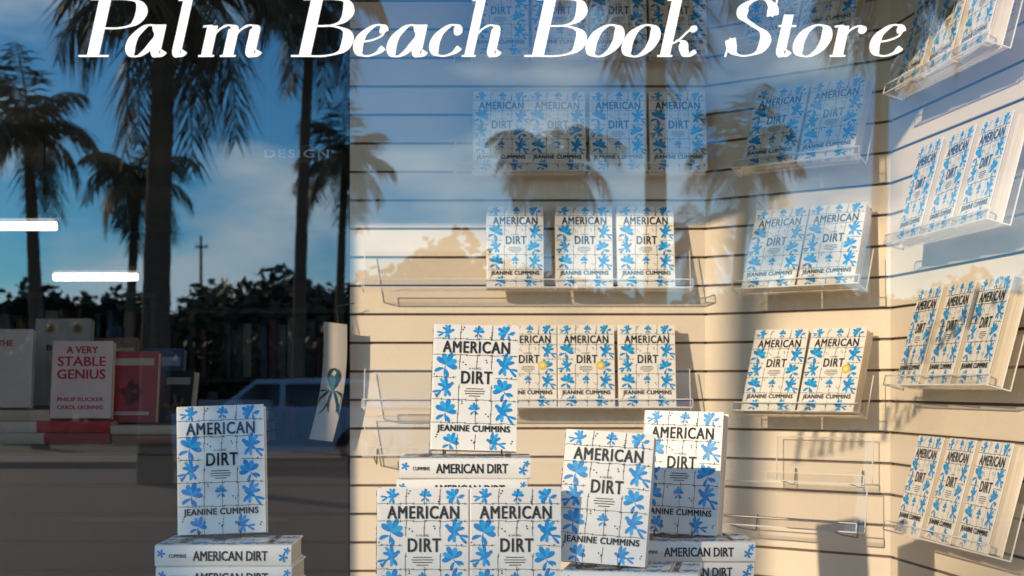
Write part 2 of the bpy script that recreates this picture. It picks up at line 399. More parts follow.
stand(223, 2.44, 1.241, R(3), R(8), 'upright novel standing on the far left stack', R(-2), .001)
stack((467-CX)*2.46/F, 2.46, 1.3775, 4, 0, 'of the tall centre stack', SG)
stand(473, 2.48, 1.3775, R(0), R(7), 'upright novel standing highest on the tall centre stack', R(1.5), .005, .10)
for i, px in enumerate((423, 515)):
    y = 2.33; x = (px-CX)*y/F
    novel(T(x, y, 1.1115) @ RX(-R(2)), f'upright novel at the front bottom, {("left","right")[i]} of the pair before the centre stack', 'pair of novels before the centre stack')
mb = MB(); mb.bbox((-.235, 2.27, ZB), (.082, 2.366, 1.1105), .004)
tag(mb.build('display_riser', m_riser), 'plain pale riser box under the front centre pair', 'riser')
stack(.202, 2.36, 1.199, 3, R(-10), 'of the stack right of centre', SG)
stand(601, 2.355, 1.199, R(-12), R(10), 'upright novel standing nearest the glass right of centre', R(3), .001)
stack(.308, 2.535, 1.229, 3, R(0), 'of the right hand stack', SG)
stand(679, 2.56, 1.229, R(-24), R(8), 'upright novel turned aside on the right hand stack', R(1), .001)

# ------------------------------------------------------------------ other books in the dim shop
def gbook(mx, col, w, h, t, label, group, lines=(), tcol=None, spine=None):
    m = bpy.data.materials.get('jacket_%s' % str(col)) or mat('jacket_%s' % str(col), col, .45, .08, 12)
    r = thing('hardcover_book', label, 'book', mx, group)
    mb = MB(); mb.prism(u_profile(w, t), 0, h, lambda u, v, z: (u, v, z), 0)
    tm = None
    if tcol: tm = bpy.data.materials.get('ink_%s' % str(tcol)) or mat('ink_%s' % str(tcol), tcol, .5, .05, 12)
    j = mb.build('jacket', [m], r); link('page_block', pages_mesh(w, h, t), r)
    for s, ww, hh, zc in lines:
        b = MB(); put_text(b, text_geo(s, ww, hh, .0009 if hh > .012 else .0004), 0, zc, lambda u, v, k: (u, -t/2-.0008-k, v)); b.build('title_lettering', [tm], j)
    return r, j
def glie(px, Y, zb, k, t, w, h, col, label, yaw=0):
    x = (px-CX)*Y/F
    gbook(T(x, Y+w/2, zb+k*(t+.0003)+t/2) @ RZ(yaw) @ LIE @ T(0,0,-h/2), col, w, h, t, label, None)
LZ = 1.3385
for k in range(3): glie(2, 3.86, LZ, k, .031, .155, .235, [(.66,.50,.35),(.78,.62,.46),(.60,.45,.31)][k], f'pale lying book, {("lowest","middle","top")[k]} of the stack at the far left edge', R(k*2-2))
for k in range(2): glie(73, 3.86, LZ, k, .032, .15, .20, [(.42,.02,.02),(.52,.025,.025)][k], f'red lying book, {("lower","upper")[k]} of two under the cream book', R(k*2-1))
for k in range(2): glie(146, 3.86, LZ, k, .026, .15, .19, [(.30,.10,.05),(.55,.42,.30)][k], f'lying book, {("lower brown","upper pale")[k]} one under the dark red book', R(3-k*5))
for k in range(4): glie(232, 4.02, LZ, k, .03, .15, .20, [(.24,.03,.03),(.10,.08,.07),(.45,.33,.22),(.08,.10,.16)][k], f'dim lying book, {ordn[k]} from the bottom behind the far left novel', R(k*3-4))
def cover_art(j, w, h, t, seed, c1, c2):       # plain colour bands and blots of a jacket print
    rd = random.Random(seed); mb = MB(); f = lambda k: (lambda u, v: (u, -t/2-.0005-.00005*k, v))
    mb.add([f(0)(-w*.42, h*.80), f(0)(w*.42, h*.80), f(0)(w*.42, h*.90), f(0)(-w*.42, h*.90)], [(0,1,2,3)], 0)
    mb.add([f(0)(-w*.36, h*.10), f(0)(w*.36, h*.10), f(0)(w*.36, h*.15), f(0)(-w*.36, h*.15)], [(0,1,2,3)], 0)
    for k in range(9): leaf(mb, rd.uniform(-.15,.15)*w, h*(.45+rd.uniform(-.1,.1)), rd.uniform(0,6.28), w*rd.uniform(.2,.36), w*.12, 1, f(1+k))
    mb.build('cover_print', [mat('print_band', c1, .5, .1, 20), mat('print_blot', c2, .5, .2, 20)], j)
def medal(j, t, x, z, r0, col, ring, mlabel):
    mb = MB(); c = [(x+r0*math.cos(i*math.pi/12), z+r0*math.sin(i*math.pi/12)) for i in range(24)]
    mb.prism(c, -t/2-.0013, -t/2-.0007, lambda u, v, y: (u, y, v), 0)
    mb.add([(x+r0*.6*math.cos(i*math.pi/12), -t/2-.0016, z+r0*.6*math.sin(i*math.pi/12)) for i in range(24)], [tuple(range(24))], 1)
    o = mb.build('round_medallion', [mat('medallion', col, .4, .1, 20), mat('medallion_centre', ring, .4, .1, 20)], j); o['label'] = mlabel
def gst(px, Y, z, w, h, col, label, lines=(), tcol=None, yaw=0, lean=9, t=.03):
    x = (px-CX)*Y/F
    return gbook(T(x, Y, z+t/2*math.sin(R(lean))+.0005) @ RZ(yaw) @ RX(-R(lean)), col, w, h, t, label, None, lines, tcol)
gst(81, 3.91, LZ+.0655, .168, .215, (.88,.64,.52), 'cream book with red capital letters standing on two red books', (('A VERY', .085, .019, .190), ('STABLE', .130, .026, .158), ('GENIUS', .130, .026, .122), ('PHILIP RUCKER', .125, .011, .052), ('CAROL LEONNIG', .125, .011, .030)), (.60,.015,.02), R(2))
r_, j_ = gst(60, 4.06, LZ+.10, .165, .25, (.55,.48,.40), 'grey white book with two round seals behind the cream book', (('BODY', .085, .016, .165),), (.06,.06,.06), R(-3))
medal(j_, .03, -.035, .220, .016, (.60,.36,.12), (.25,.12,.04), 'small gold round seal'); medal(j_, .03, .045, .220, .016, (.60,.36,.12), (.25,.12,.04), 'small gold round seal')
glie(60, 4.0, LZ, 0, .05, .15, .21, (.10,.07,.06), 'dark lying book under the book with two seals'); glie(60, 4.0, LZ, 1, .048, .15, .20, (.16,.05,.04), 'maroon lying book under the book with two seals')
gst(4, 3.93, LZ+.0945, .15, .22, (.72,.57,.45), 'pale book standing on the stack at the far left edge', (('THE', .04, .016, .18),), (.4,.04,.04), R(6))
r_, j_ = gst(133, 3.95, LZ+.053, .135, .20, (.38,.025,.03), 'dark red book standing right of the cream book', (), None, R(-4)); cover_art(j_, .135, .20, .03, 4, (.55,.42,.32), (.12,.01,.01))
r_, j_ = gst(176, 4.0, LZ, .10, .20, (.03,.028,.03), 'black book standing alone on the ledge', (), None, R(-25)); cover_art(j_, .10, .20, .03, 6, (.4,.36,.30), (.20,.10,.04))
gst(30, 4.24, LZ, .15, .30, (.12,.06,.05), 'dark book standing behind the pale books', (), None, R(3))
r_, j_ = gst(112, 4.18, LZ, .14, .30, (.32,.12,.05), 'brown book standing behind the dark red book', (), None, R(4)); cover_art(j_, .14, .30, .03, 8, (.6,.45,.2), (.10,.04,.02))
r_, j_ = gst(160, 4.24, LZ, .13, .27, (.05,.075,.14), 'navy book standing behind the black book', (), None, R(-6)); cover_art(j_, .13, .27, .03, 9, (.4,.45,.5), (.25,.05,.04))
def bookcase(x0, x1, y, zt, label, shelves, dens):
    r = thing('bookcase', label, 'bookcase', T((x0+x1)/2, y, 0)); w = (x1-x0)/2
    mb = MB(); mb.box((-w+.024, .26, .021), (w-.024, .28, zt-.026)); mb.build('back_panel', m_wood, r)
    for s in (-1, 1):
        mb = MB(); mb.bbox((s*w-.012-s*.012, 0, 0), (s*w+.012-s*.012, .28, zt-.026), .002); mb.build('side_panel', m_wood, r)
    mb = MB(); mb.bbox((-w-.01, -.01, zt-.025), (w+.01, .29, zt), .003); mb.build('top_panel', m_wood, r)
    cols = [(.36,.05,.035),(.06,.10,.20),(.30,.24,.18),(.07,.055,.05),(.60,.48,.35),(.07,.13,.09),(.38,.18,.06)]
    for z in shelves:
        mb = MB(); mb.bbox((-w+.025, .0, z-.02), (w-.025, .259, z), .002); mb.build('shelf_board', m_wood, r)
        x = x0+.04
        while x < x1-.07:
            t = random.choice((.018,.024,.034,.046)); h = random.uniform(.15,.225); c = random.choice(cols)
            if random.random() < dens:
                nm = {cols[0]:'dark red',cols[1]:'navy',cols[2]:'grey',cols[3]:'black',cols[4]:'pale',cols[5]:'dark green',cols[6]:'brown'}[c]
                gbook(T(x+t/2, y+.08+random.uniform(0,.03), z+.0005) @ RZ(R(90)), c, .14, h, t, f'{nm} spined book standing on the {label}', f'{nm} books upright on the {label}')
            x += t+.0015
bookcase(-2.15, -1.30, 5.2, 1.84, 'dark bookcase at the far left behind the ledge', (.95, 1.25, 1.56), .88)
bookcase(-1.25, -.55, 5.5, 1.80, 'dark bookcase behind the hanging print', (.95, 1.25, 1.53), .72)
# hanging print, a gently curled strip of paper
r = thing('hanging_print', 'narrow curled paper print with a dark teal design hung by the slatwall edge', 'print', T(*P(331, 382, 3.74)) @ RY(R(7)))
curl = lambda u, v: (u+.018*math.cos((v)/.155*1.3)-.012, -.012*math.cos(u/.032*1.2), v)
mb = MB(); nx, nz = 8, 14
vs = [curl(-.031+.062*i/nx, -.155+.31*j/nz) for j in range(nz+1) for i in range(nx+1)]
mb.add(vs, [(j*(nx+1)+i, j*(nx+1)+i+1, (j+1)*(nx+1)+i+1, (j+1)*(nx+1)+i) for j in range(nz) for i in range(nx)], 0, True)
mb.build('paper_sheet', mat('print_paper', (.55,.50,.44), .7, .06, 10), r)
mb = MB()
def onp(k): return lambda u, v: (curl(max(-.029, min(.029, u)), v)[0], curl(max(-.029, min(.029, u)), v)[1]-.0012-.00006*k, v)
leaf(mb, .002, -.022, math.pi/2, .060, .034, 0, onp(0)); leaf(mb, .002, -.020, math.pi/2+.2, .040, .020, 1, onp(1))
for k in range(9):
    a = -1.57+(k-4)*.30
    leaf(mb, .002+(k-4)*.002, -.020, a, .058+.010*(k % 3), .0055, 0, onp(2+k % 5), .35*(1 if k % 2 else -1))
mb.build('printed_design', [mat('print_teal', (.005,.055,.065), .6, .2, 10), mat('print_teal_pale', (.02,.14,.15), .6, .2, 10)], r)
mb = MB(); mb.tube([(.0,0,.153),(-.01,.01,.20),(.035,.02,.215)], .0012, 5); mb.build('hanging_cord', m_wire, r)
SP = P(297, 154, 3.9)
r = thing('hanging_sign', 'small dark hanging sign with faint blue capital letters', 'sign', T(*SP))
mb = MB(); mb.bbox((-.105,-.006,-.026),(.105,.006,.026), .002); mb.build('sign_board', m_dark, r)
b = MB(); put_text(b, text_geo('DESIGN', .175, .022, 0.0004, 1.2), 0, 0, lambda u, v, k: (u, -.0068-k, v)); b.build('sign_lettering', mat('sign_blue', (.60,.75,.90), .5, .05, 4), r)
for s in (-1, 1):
    mb = MB(); mb.tube([(s*.08,0,.026),(s*.08,0,2.9-SP.z)], .001, 5); mb.build('hanging_wire', m_wire, r)

# ------------------------------------------------------------------ shop building
b = thing('shop_building', 'pale stucco shop front around the display window', 'building', T(0, 0, 0))
WX0, WX1, WZ0, WZ1 = -1.95, 1.20, .80, 2.72
mb = MB(); ya, yb = 2.0, 2.2
mb.box((-8, ya, 0), (WX0, yb, 4.5)); mb.box((WX1, ya, 0), (5, yb, 4.5)); mb.box((WX0, ya, WZ1), (WX1, yb, 4.5)); mb.box((WX0, ya, 0), (WX1, yb, WZ0))
mb.build('front_wall', m_stucco, b)
mb = MB(); mb.box((-7.9, 2.201, 2.9), (4.9, 13, 3.0)); mb.build('ceiling', m_ceil, b)
mb = MB(); mb.box((-7.9, 2.201, -.05), (4.9, 13, .01)); mb.build('floor', m_floor, b)
mb = MB(); mb.box((-8, 13.001, -.05), (5, 13.2, 4.5)); mb.box((-8, 2.201, -.05), (-7.901, 13, 4.5)); mb.box((4.901, 2.201, -.05), (5, 13, 4.5)); mb.build('inner_wall', m_dark, b)
mb = MB(); mb.box((-7.9, 2.201, 4.4), (4.9, 13, 4.5)); mb.build('roof', m_stucco, b)
w = thing('shop_window', 'large shop window with white italic lettering and street reflections', 'window', T(0, GY, 0))
fr = MB(); e = .04
fr.box((WX0+.001, -.03, WZ0+.001), (WX0+e, .03, WZ1-.001)); fr.box((WX1-e, -.03, WZ0+.001), (WX1-.001, .03, WZ1-.001))
fr.box((WX0+e+.0005, -.03, WZ0+.001), (WX1-e-.0005, .03, WZ0+e)); fr.box((WX0+e+.0005, -.03, WZ1-e), (WX1-e-.0005, .03, WZ1-.001))
fr.build('window_frame', m_frame, w)
g = MB(); g.add([(WX0+e-.005, 0, WZ0+e-.005), (WX1-e+.005, 0, WZ0+e-.005), (WX1-e+.005, 0, WZ1-e+.005), (WX0+e-.005, 0, WZ1-e+.005)], [(0,1,2,3)])
pane = g.build('glass_pane', m_glass, w)

def cr(pts, n=10, closed=False):
    out = []; N = len(pts)
    if len(pts) == 2: return [Vector(pts[0]).lerp(Vector(pts[1]), i/6) for i in range(7)]
    rng = N if closed else N-1
    for i in range(rng):
        g_ = (lambda k: pts[k % N]) if closed else (lambda k: pts[max(0, min(N-1, k))])
        p0, p1, p2, p3 = [Vector(g_(i+k)) for k in (-1, 0, 1, 2)]
        for k in range(n):
            t = k/n; out.append(.5*((2*p1)+(p2-p0)*t+(2*p0-5*p1+4*p2-p3)*t*t+(3*p1-p0-3*p2+p3)*t**3))
    if not closed: out.append(Vector(pts[-1]))
    return out
TK, TN = .078, .014
foot = lambda x: ('h', [(x-.12,.015),(x+.12,.015)])
AS = lambda x: [('s', [(x,.99),(x,.0)]), ('h', [(x-.15,.970),(x-.05,.975),(x,.975)])]
def exitc(x): return [('n', [(x,.3),(x,.10),(x+.035,.014),(x+.085,.03),(x+.13,.10)])]
GL = {
 'P': [('s', [(.33,.01),(.33,.99)]), ('h', [(.10,.015),(.58,.015)]), ('h', [(.10,.985),(.40,.985)]), ('n', [(.33,.985),(.64,.985),(.86,.93),(.95,.75),(.86,.56),(.64,.49),(.36,.49)])],
 'B': [('s', [(.30,.01),(.30,.99)]), ('h', [(.08,.015),(.35,.015)]), ('h', [(.08,.985),(.35,.985)]), ('n', [(.30,.985),(.58,.985),(.77,.94),(.85,.76),(.77,.60),(.58,.53),(.33,.53)]), ('n', [(.50,.53),(.68,.52),(.87,.44),(.94,.27),(.86,.09),(.62,.015),(.30,.015)])],
 'S': [('n', [(.70,.70),(.66,.86),(.52,.978),(.34,.96),(.21,.84),(.23,.68),(.40,.55),(.60,.42),(.67,.26),(.59,.08),(.38,.015),(.20,.08),(.10,.30)]), ('h', [(.72,.99),(.70,.68)]), ('h', [(.08,.0),(.10,.32)])],
 'a': [('n', [(.47,.42),(.38,.53),(.26,.52),(.12,.35),(.085,.17),(.14,.03),(.24,.015),(.36,.12),(.47,.30)]), ('s', [(.50,.55),(.50,.12)]), *exitc(.50)],
 'e': [('h', [(.10,.25),(.28,.28),(.42,.35),(.46,.43)]), ('n', [(.46,.42),(.40,.53),(.28,.53),(.13,.38),(.09,.20),(.15,.05),(.28,.014),(.42,.07),(.50,.16)])],
 'c': [('n', [(.43,.43),(.37,.53),(.27,.53),(.13,.38),(.09,.20),(.15,.05),(.28,.014),(.42,.07),(.50,.16)]), ('d', (.42,.43,.066))],
 'h': AS(.15)+[foot(.15), ('h', [(.15,.22),(.24,.42),(.33,.51)]), ('n', [(.33,.51),(.42,.54),(.51,.50),(.53,.38),(.53,.28)]), ('s', [(.53,.42),(.53,.12)]), *exitc(.53)],
 'l': [('s', [(.15,.99),(.15,.12)]), ('h', [(-.01,.970),(.10,.975),(.15,.975)]), *exitc(.15)],
 'k': AS(.15)+[foot(.15), ('h', [(.15,.20),(.30,.27),(.42,.42),(.50,.50)]), ('d', (.51,.475,.060)), ('n', [(.27,.28),(.38,.25),(.44,.10),(.51,.014),(.62,.10)])],
 'm': [('s', [(.14,.53),(.14,.0)]), foot(.14), ('h', [(.0,.515),(.08,.525),(.14,.53)]), ('h', [(.14,.22),(.22,.42),(.30,.51)]), ('n', [(.30,.51),(.38,.54),(.46,.50),(.47,.36)]), ('s', [(.47,.44),(.47,.0)]), foot(.47), ('h', [(.47,.22),(.55,.42),(.63,.51)]), ('n', [(.63,.51),(.71,.54),(.79,.50),(.80,.36)]), ('s', [(.80,.44),(.80,.12)]), *exitc(.80)],
 'o': [('c', [(.30,.54),(.15,.42),(.085,.22),(.13,.05),(.27,.008),(.42,.13),(.49,.33),(.44,.50)])],
 'r': [('s', [(.14,.53),(.14,.0)]), foot(.14), ('h', [(.0,.515),(.08,.525),(.14,.53)]), ('h', [(.14,.22),(.22,.42),(.32,.51),(.42,.525)]), ('d', (.43,.46,.068))],
 't': [('s', [(.17,.72),(.17,.12)]), ('h', [(.04,.525),(.33,.525)]), *exitc(.17)],
}
U = 58.5/F*GY
lay = [0]
def glyph(mb, ch, px, sx=1.0):
    x0 = (px-CX)/F*GY; zb = EYE+(HOR-57)/F*GY
    def W(p): return ((x0+(p[0]*sx+p[1]*.22)*U), -.0012-lay[0]*.00003, zb+p[1]*U)
    for kind, data in GL[ch]:
        lay[0] = (lay[0]+1) % 14
        if kind == 'd':
            cx, cy, rad = data; mb.add([W((cx+rad*math.cos(t), cy+rad*math.sin(t))) for t in [i*math.pi/10 for i in range(20)]], [tuple(range(20))]); continue
        a, bn = {'s': (TK, TN), 'n': (TK, TN), 'c': (TK*1.05, TN), 'h': (.016, .016)}[kind]
        if ch in 'PBS' and kind != 'h': a *= 1.2
        pts = cr(data, 10, kind == 'c'); N = len(pts); vs = []
        for i, p in enumerate(pts):
            d = (pts[(i+1) % N]-pts[(i-1) % N]) if kind == 'c' else (pts[min(i+1, N-1)]-pts[max(i-1, 0)])
            d.normalize(); nn = Vector((-d.y, d.x)); hw = math.sqrt((a*nn.x**2)**2+bn**2) if kind != 'h' else a
            vs += [W(p+nn*hw), W(p-nn*hw)]
        fs = [(2*i, 2*i+1, 2*i+3, 2*i+2) for i in range(N-1)]
        if kind == 'c': fs.append((2*N-2, 2*N-1, 1, 0))
        mb.add(vs, fs)
for word, lets in (('Palm', (('P',72,1.08),('a',123,1.08),('l',167,1.0),('m',197,1.12))), ('Beach', (('B',286,1.06),('e',350,1.08),('a',384,1.08),('c',426,1.08),('h',460,.98))),
                   ('Book', (('B',519,1.06),('o',583,1.1),('o',619,1.1),('k',655,1.08))), ('Store', (('S',720,1.06),('t',769,1.05),('o',790,1.12),('r',828,1.12),('e',866,1.12)))):
    mb = MB()
    for ch, px, sx in lets: glyph(mb, ch, px, sx)
    o = mb.build('window_lettering', m_white, w); o['label'] = f'white italic word {word} on the glass'

def tube_light(p0, p1, label):
    a, b_ = Vector(p0), Vector(p1); c = (a+b_)/2
    r = thing('fluorescent_light', label, 'light', T(c))
    mb = MB(); mb.tube([a-c, b_-c], .024, 10); mb.build('lit_tube', m_tube, r)
    mb = MB(); L = (b_-a).length/2; mb.bbox((-L-.02, -.05, .035), (L+.02, .05, .07), .005); mb.build('housing', m_frame, r)
    for s in (-1, 1):
        mb = MB(); mb.tube([(s*L*.8, 0, .07), (s*L*.8, 0, 2.895-c.z)], .005, 6); mb.build('hanger', m_frame, r)
tube_light(P(-60, 226, 8), P(56, 226, 8), 'lit fluorescent tube at the left edge, upper one')
tube_light(P(54, 277, 9.5), P(137, 277, 9.5), 'lit fluorescent tube lower in view, right of the edge')

# ------------------------------------------------------------------ street behind the camera
mb = MB(); mb.add([(-600,-600,-.03),(600,-600,-.03),(600,600,-.03),(-600,600,-.03)], [(0,1,2,3)])
tag(mb.build('ground', m_grass), None, None, kind='structure')
mb = MB(); mb.box((-60,-2.2,-.02),(60,1.999,.0)); tag(mb.build('pavement', m_pave), None, None, kind='structure')
mb = MB(); mb.box((-60,-2.35,-.13),(60,-2.201,.005)); tag(mb.build('kerb', m_kerb), None, None, kind='structure')
mb = MB(); mb.add([(-200,-22,-.024),(200,-22,-.024),(200,-2.35,-.024),(-200,-2.35,-.024)], [(0,1,2,3)]); tag(mb.build('road', m_asph), None, None, kind='structure')
mb = MB()
for k in range(-12, 12): mb.add([(k*5,-12,-.019),(k*5+2.5,-12,-.019),(k*5+2.5,-11.88,-.019),(k*5,-11.88,-.019)], [(0,1,2,3)])
tag(mb.build('road_marking', m_line), None, None, kind='structure')
mb = MB(); mb.box((-80,-25.5,-.02),(80,-22.001,.09)); tag(mb.build('far_pavement', m_pave), None, None, kind='structure')

def crown_mesh(seed, Rr, n, hang=1.0, lw_=.014):
    rd = random.Random(seed); mb = MB()
    for i in range(n):
        az = i*2.399+rd.uniform(-.35,.35); e0 = R(75-i*(120/n)+rd.uniform(-14,14)); L = Rr*rd.uniform(.9,1.35); sway = rd.uniform(-.5,.7)
        p = Vector((0,0,0)); N = 13; pts = [p.copy()]; dirs = []
        for k in range(N):
            e = e0-R(105*hang)*(k/N)**1.3; az_ = az+sway*(k/N)**2
            e = max(e, R(-88)); d = Vector((math.cos(az_)*math.cos(e), math.sin(az_)*math.cos(e), math.sin(e)))
            dirs.append(d); p = p+d*(L/N); pts.append(p.copy())
        mb.tube(pts, [.035*(1-k/(N+2))*Rr/2 for k in range(N+1)], 4)
        side = Vector((-math.sin(az), math.cos(az), 0))
        for k in range(1, N):
            for q in range(4):
                t = (k+q/4)/N; b0 = pts[k].lerp(pts[k+1], q/4) if k+1 < len(pts) else pts[k]
                ll = Rr*.46*math.sin(math.pi*min(1, t*.85+.12))**.7*rd.uniform(.6,1.25)
                for s in (-1, 1):
                    if rd.random() < .08: continue
                    dd = (side*s*.85+dirs[k]*.7+Vector((rd.uniform(-.15,.15),rd.uniform(-.15,.15),-.25-.75*rd.random()))).normalized()
                    tip = b0+dd*ll+Vector((0,0,-.18*ll)); mid = b0+dd*ll*.5; wv = dirs[k]*(lw_*Rr)
                    mb.add([b0-wv*.4, mid-wv, tip, mid+wv, b0+wv*.4], [(0,1,2,3,4)])
    return mb.mesh('crown', [m_frond])
crowns = [crown_mesh(11, 2.2, 24), crown_mesh(23, 2.2, 21, .9), crown_mesh(37, 2.2, 25, 1.1), crown_mesh(51, 2.2, 11, .95, .012)]
def palm(px, py, d, rad_px, tr_px, label, lean=0, k=0, pos=None, R0=None, tr=None):
    c = pos if pos else M(px, py, d)
    rad = R0 or rad_px*d/F; tw = (tr or tr_px*d/F)/2
    r = thing('palm_tree', label, 'palm tree', T(c.x-lean, c.y, -.03), 'palm trees across the street')
    H = c.z+.03; mb = MB(); pts = []; rs = []
    for i in range(25):
        t = i/24; pts.append((lean*t**1.6, .1*math.sin(t*3), H*t)); rs.append(tw*(1.35-.5*t+.25*max(0, 1-t*6))*(1.04 if i % 2 else .98))
    mb.tube(pts, rs, 12); mb.build('trunk', m_trunk, r)
    o = link('crown', crowns[k], r); o.location = (lean, .1*math.sin(3), H-.03); o.scale = [rad/2.2]*3; o.rotation_euler = (0,0,k*1.3)
    return r
palm(168, -12, 22, 140, 24, 'tall thick trunked palm mirrored behind the word Palm', .2, 0)
palm(28, 128, 34, 82, 12, 'palm mirrored at the far left edge of the glass', -.3, 1)
palm(138, 182, 44, 62, 9, 'smaller palm mirrored just left of the thick trunk', .3, 2)
palm(312, -5, 30, 85, 11, 'slender tall palm mirrored under the word Beach', .3, 0)
palm(345, 160, 42, 62, 8, 'lower palm mirrored beside the slatwall edge', .2, 1)
palm(552, 165, 38, 72, 12, 'palm mirrored over the centre shelves', -.3, 2)
palm(655, -60, 24, 120, 20, 'tall palm whose trunk is mirrored right of the centre', .0, 0)
palm(748, 155, 38, 70, 11, 'palm mirrored over the angled shelves', .5, 1)
palm(885, -30, 26, 110, 15, 'tall palm mirrored above the right side shelves', .2, 2)
palm(700, 240, 62, 45, 6, 'small distant palm mirrored between the shelves', .2, 0)
palm(0, 0, 0, 0, 0, 'unseen palm toward the low sun, set to shade the front books', .4, 3, Vector((-14.95,-13.8,7.0)), 1.15, .26)  # out of view, added to throw frond shade on the front books
palm(0, 0, 0, 0, 0, 'second unseen palm toward the sun, set to shade the right wall', -.2, 3, Vector((-19.65,-21.0,10.7)), 1.15, .26)  # out of view, added to dapple the lower right slatwall with shade
palm(0, 0, 0, 0, 0, 'slim unseen palm, added for its trunk shadow on the display', .0, 3, Vector((-6.62,-4.95,6.15)), .85, .13)  # out of view, added for a crisper trunk shadow across the display

def blob(cb, rd, c, q, n, s0, s1, flat=1):
    for _ in range(n):
        v = Vector((rd.gauss(0,1), rd.gauss(0,1), rd.gauss(0,1))).normalized()*q*rd.uniform(.25,1.04); v.z *= flat
        p = Vector(c)+v; a = Vector((rd.gauss(0,1), rd.gauss(0,1), rd.gauss(0,1))).normalized(); b2 = a.orthogonal().normalized()
        s = rd.uniform(s0, s1); cb.add([p-a*s, p-b2*s*.6, p+a*s, p+b2*s*.6], [(0,1,2,3)])
def tree_meshes(seed):
    rd = random.Random(seed); cb = MB(); tb = MB()
    tb.tube([(0,0,0),(.1,0,1.2),(.05,.1,2.2)], [.28,.2,.16], 9)
    for k in range(7):
        a = k*.9+rd.uniform(-.2,.2); x, y = 1.6*math.cos(a), 1.6*math.sin(a)
        tb.tube([(.05,.1,2.0+rd.uniform(-.3,.2)), (x*.5,y*.5,2.9), (x,y,3.6+rd.random())], [.10,.06,.03], 6)
    for _ in range(26):
        x = rd.uniform(-1.9,1.9); y = rd.uniform(-1.6,1.6); top = 4.9-.45*(x*x+y*y)**.5
        blob(cb, rd, (x, y, rd.uniform(1.8, max(2.2, top))), rd.uniform(.7,1.1), 210, .13, .24)
    return tb.mesh('trunk', [m_trunk]), cb.mesh('crown', [m_leaf])
tm = [tree_meshes(5), tree_meshes(9)]
trees = [(-30,52,300),(60,55,278),(215,50,285),(265,50,262),(325,52,258),(440,52,232),(510,58,285),(590,55,270),(665,58,280),(790,55,262),(880,56,280),(960,55,270),(1060,58,285),(140,60,285),(385,58,280),(735,62,280),(550,62,280),(1,60,288),(100,54,292),(840,60,275),(920,62,275),(1010,60,280)]
tl = ['far left edge','left behind the palms','beside the utility pole','left of centre behind the parked car','beside the slatwall edge','left part of the centre slatwall','centre, small','right of centre','under the distant palm','angled shelves','corner of the slatwalls','right side shelves','far right edge','left, farther back','centre left, farther back','right, farther back','centre, farther back','far left, farther back','left, between two palms','angled shelves, farther back','right corner, farther back','right side, farther back']
for i, (px, d, py) in enumerate(trees):
    p = M(px, py, d); s = (p.z)/5.6
    r = thing('shade_tree', f'dark round shade tree mirrored low in the glass, {tl[i]}', 'tree', T(p.x, p.y, -.03) @ RZ(i*1.1), 'shade trees across the street'); r.scale = (s*1.25, s*1.25, s)
    link('trunk', tm[i % 2][0], r); link('crown', tm[i % 2][1], r)
def shrub_meshes(seed):
    rd = random.Random(seed); cb = MB(); tb = MB()
    for k in range(5): tb.tube([(0,0,0),(math.cos(k*1.3)*.3,math.sin(k*1.3)*.3,.8),(math.cos(k*1.3)*.7,math.sin(k*1.3)*.7,1.7)], [.05,.035,.015], 5)
    for _ in range(20): blob(cb, rd, (rd.uniform(-1.5,1.5), rd.uniform(-.6,.6), rd.uniform(.5,2.2)), rd.uniform(.5,.75), 170, .08, .17)
    return tb.mesh('stem', [m_trunk]), cb.mesh('foliage', [m_leaf])
sm_ = [shrub_meshes(3), shrub_meshes(8)]
for i in range(19):
    d = 44; px = -70+i*68; p = M(px, 300, d)
    r = thing('hedge_shrub', 'dense dark shrub in the clipped row across the street', 'shrub', T(p.x, p.y, -.03) @ RZ((i % 2)*math.pi), 'dense shrubs in a row across the street'); s = random.Random(i).uniform(1.0, 1.3); r.scale = (1.05, 1, s)
    link('stem', sm_[i % 2][0], r); link('foliage', sm_[i % 2][1], r)
p = M(201, 236, 55)
r = thing('utility_pole', 'thin wooden utility pole mirrored at the left', 'pole', T(p.x, p.y, -.03))
mb = MB(); mb.tube([(0,0,0),(0,0,p.z+.03)], [.09,.05], 8); mb.build('pole', m_pole, r)
mb = MB(); mb.box((-.25,-.12,p.z-.42),(.25,-.09,p.z-.35)); mb.build('crossarm', m_pole, r)
for x in (-.2,.2):
    mb = MB(); mb.tube([(x,-.105,p.z-.35),(x,-.105,p.z-.24)], .025, 8); mb.build('insulator', m_rim, r)

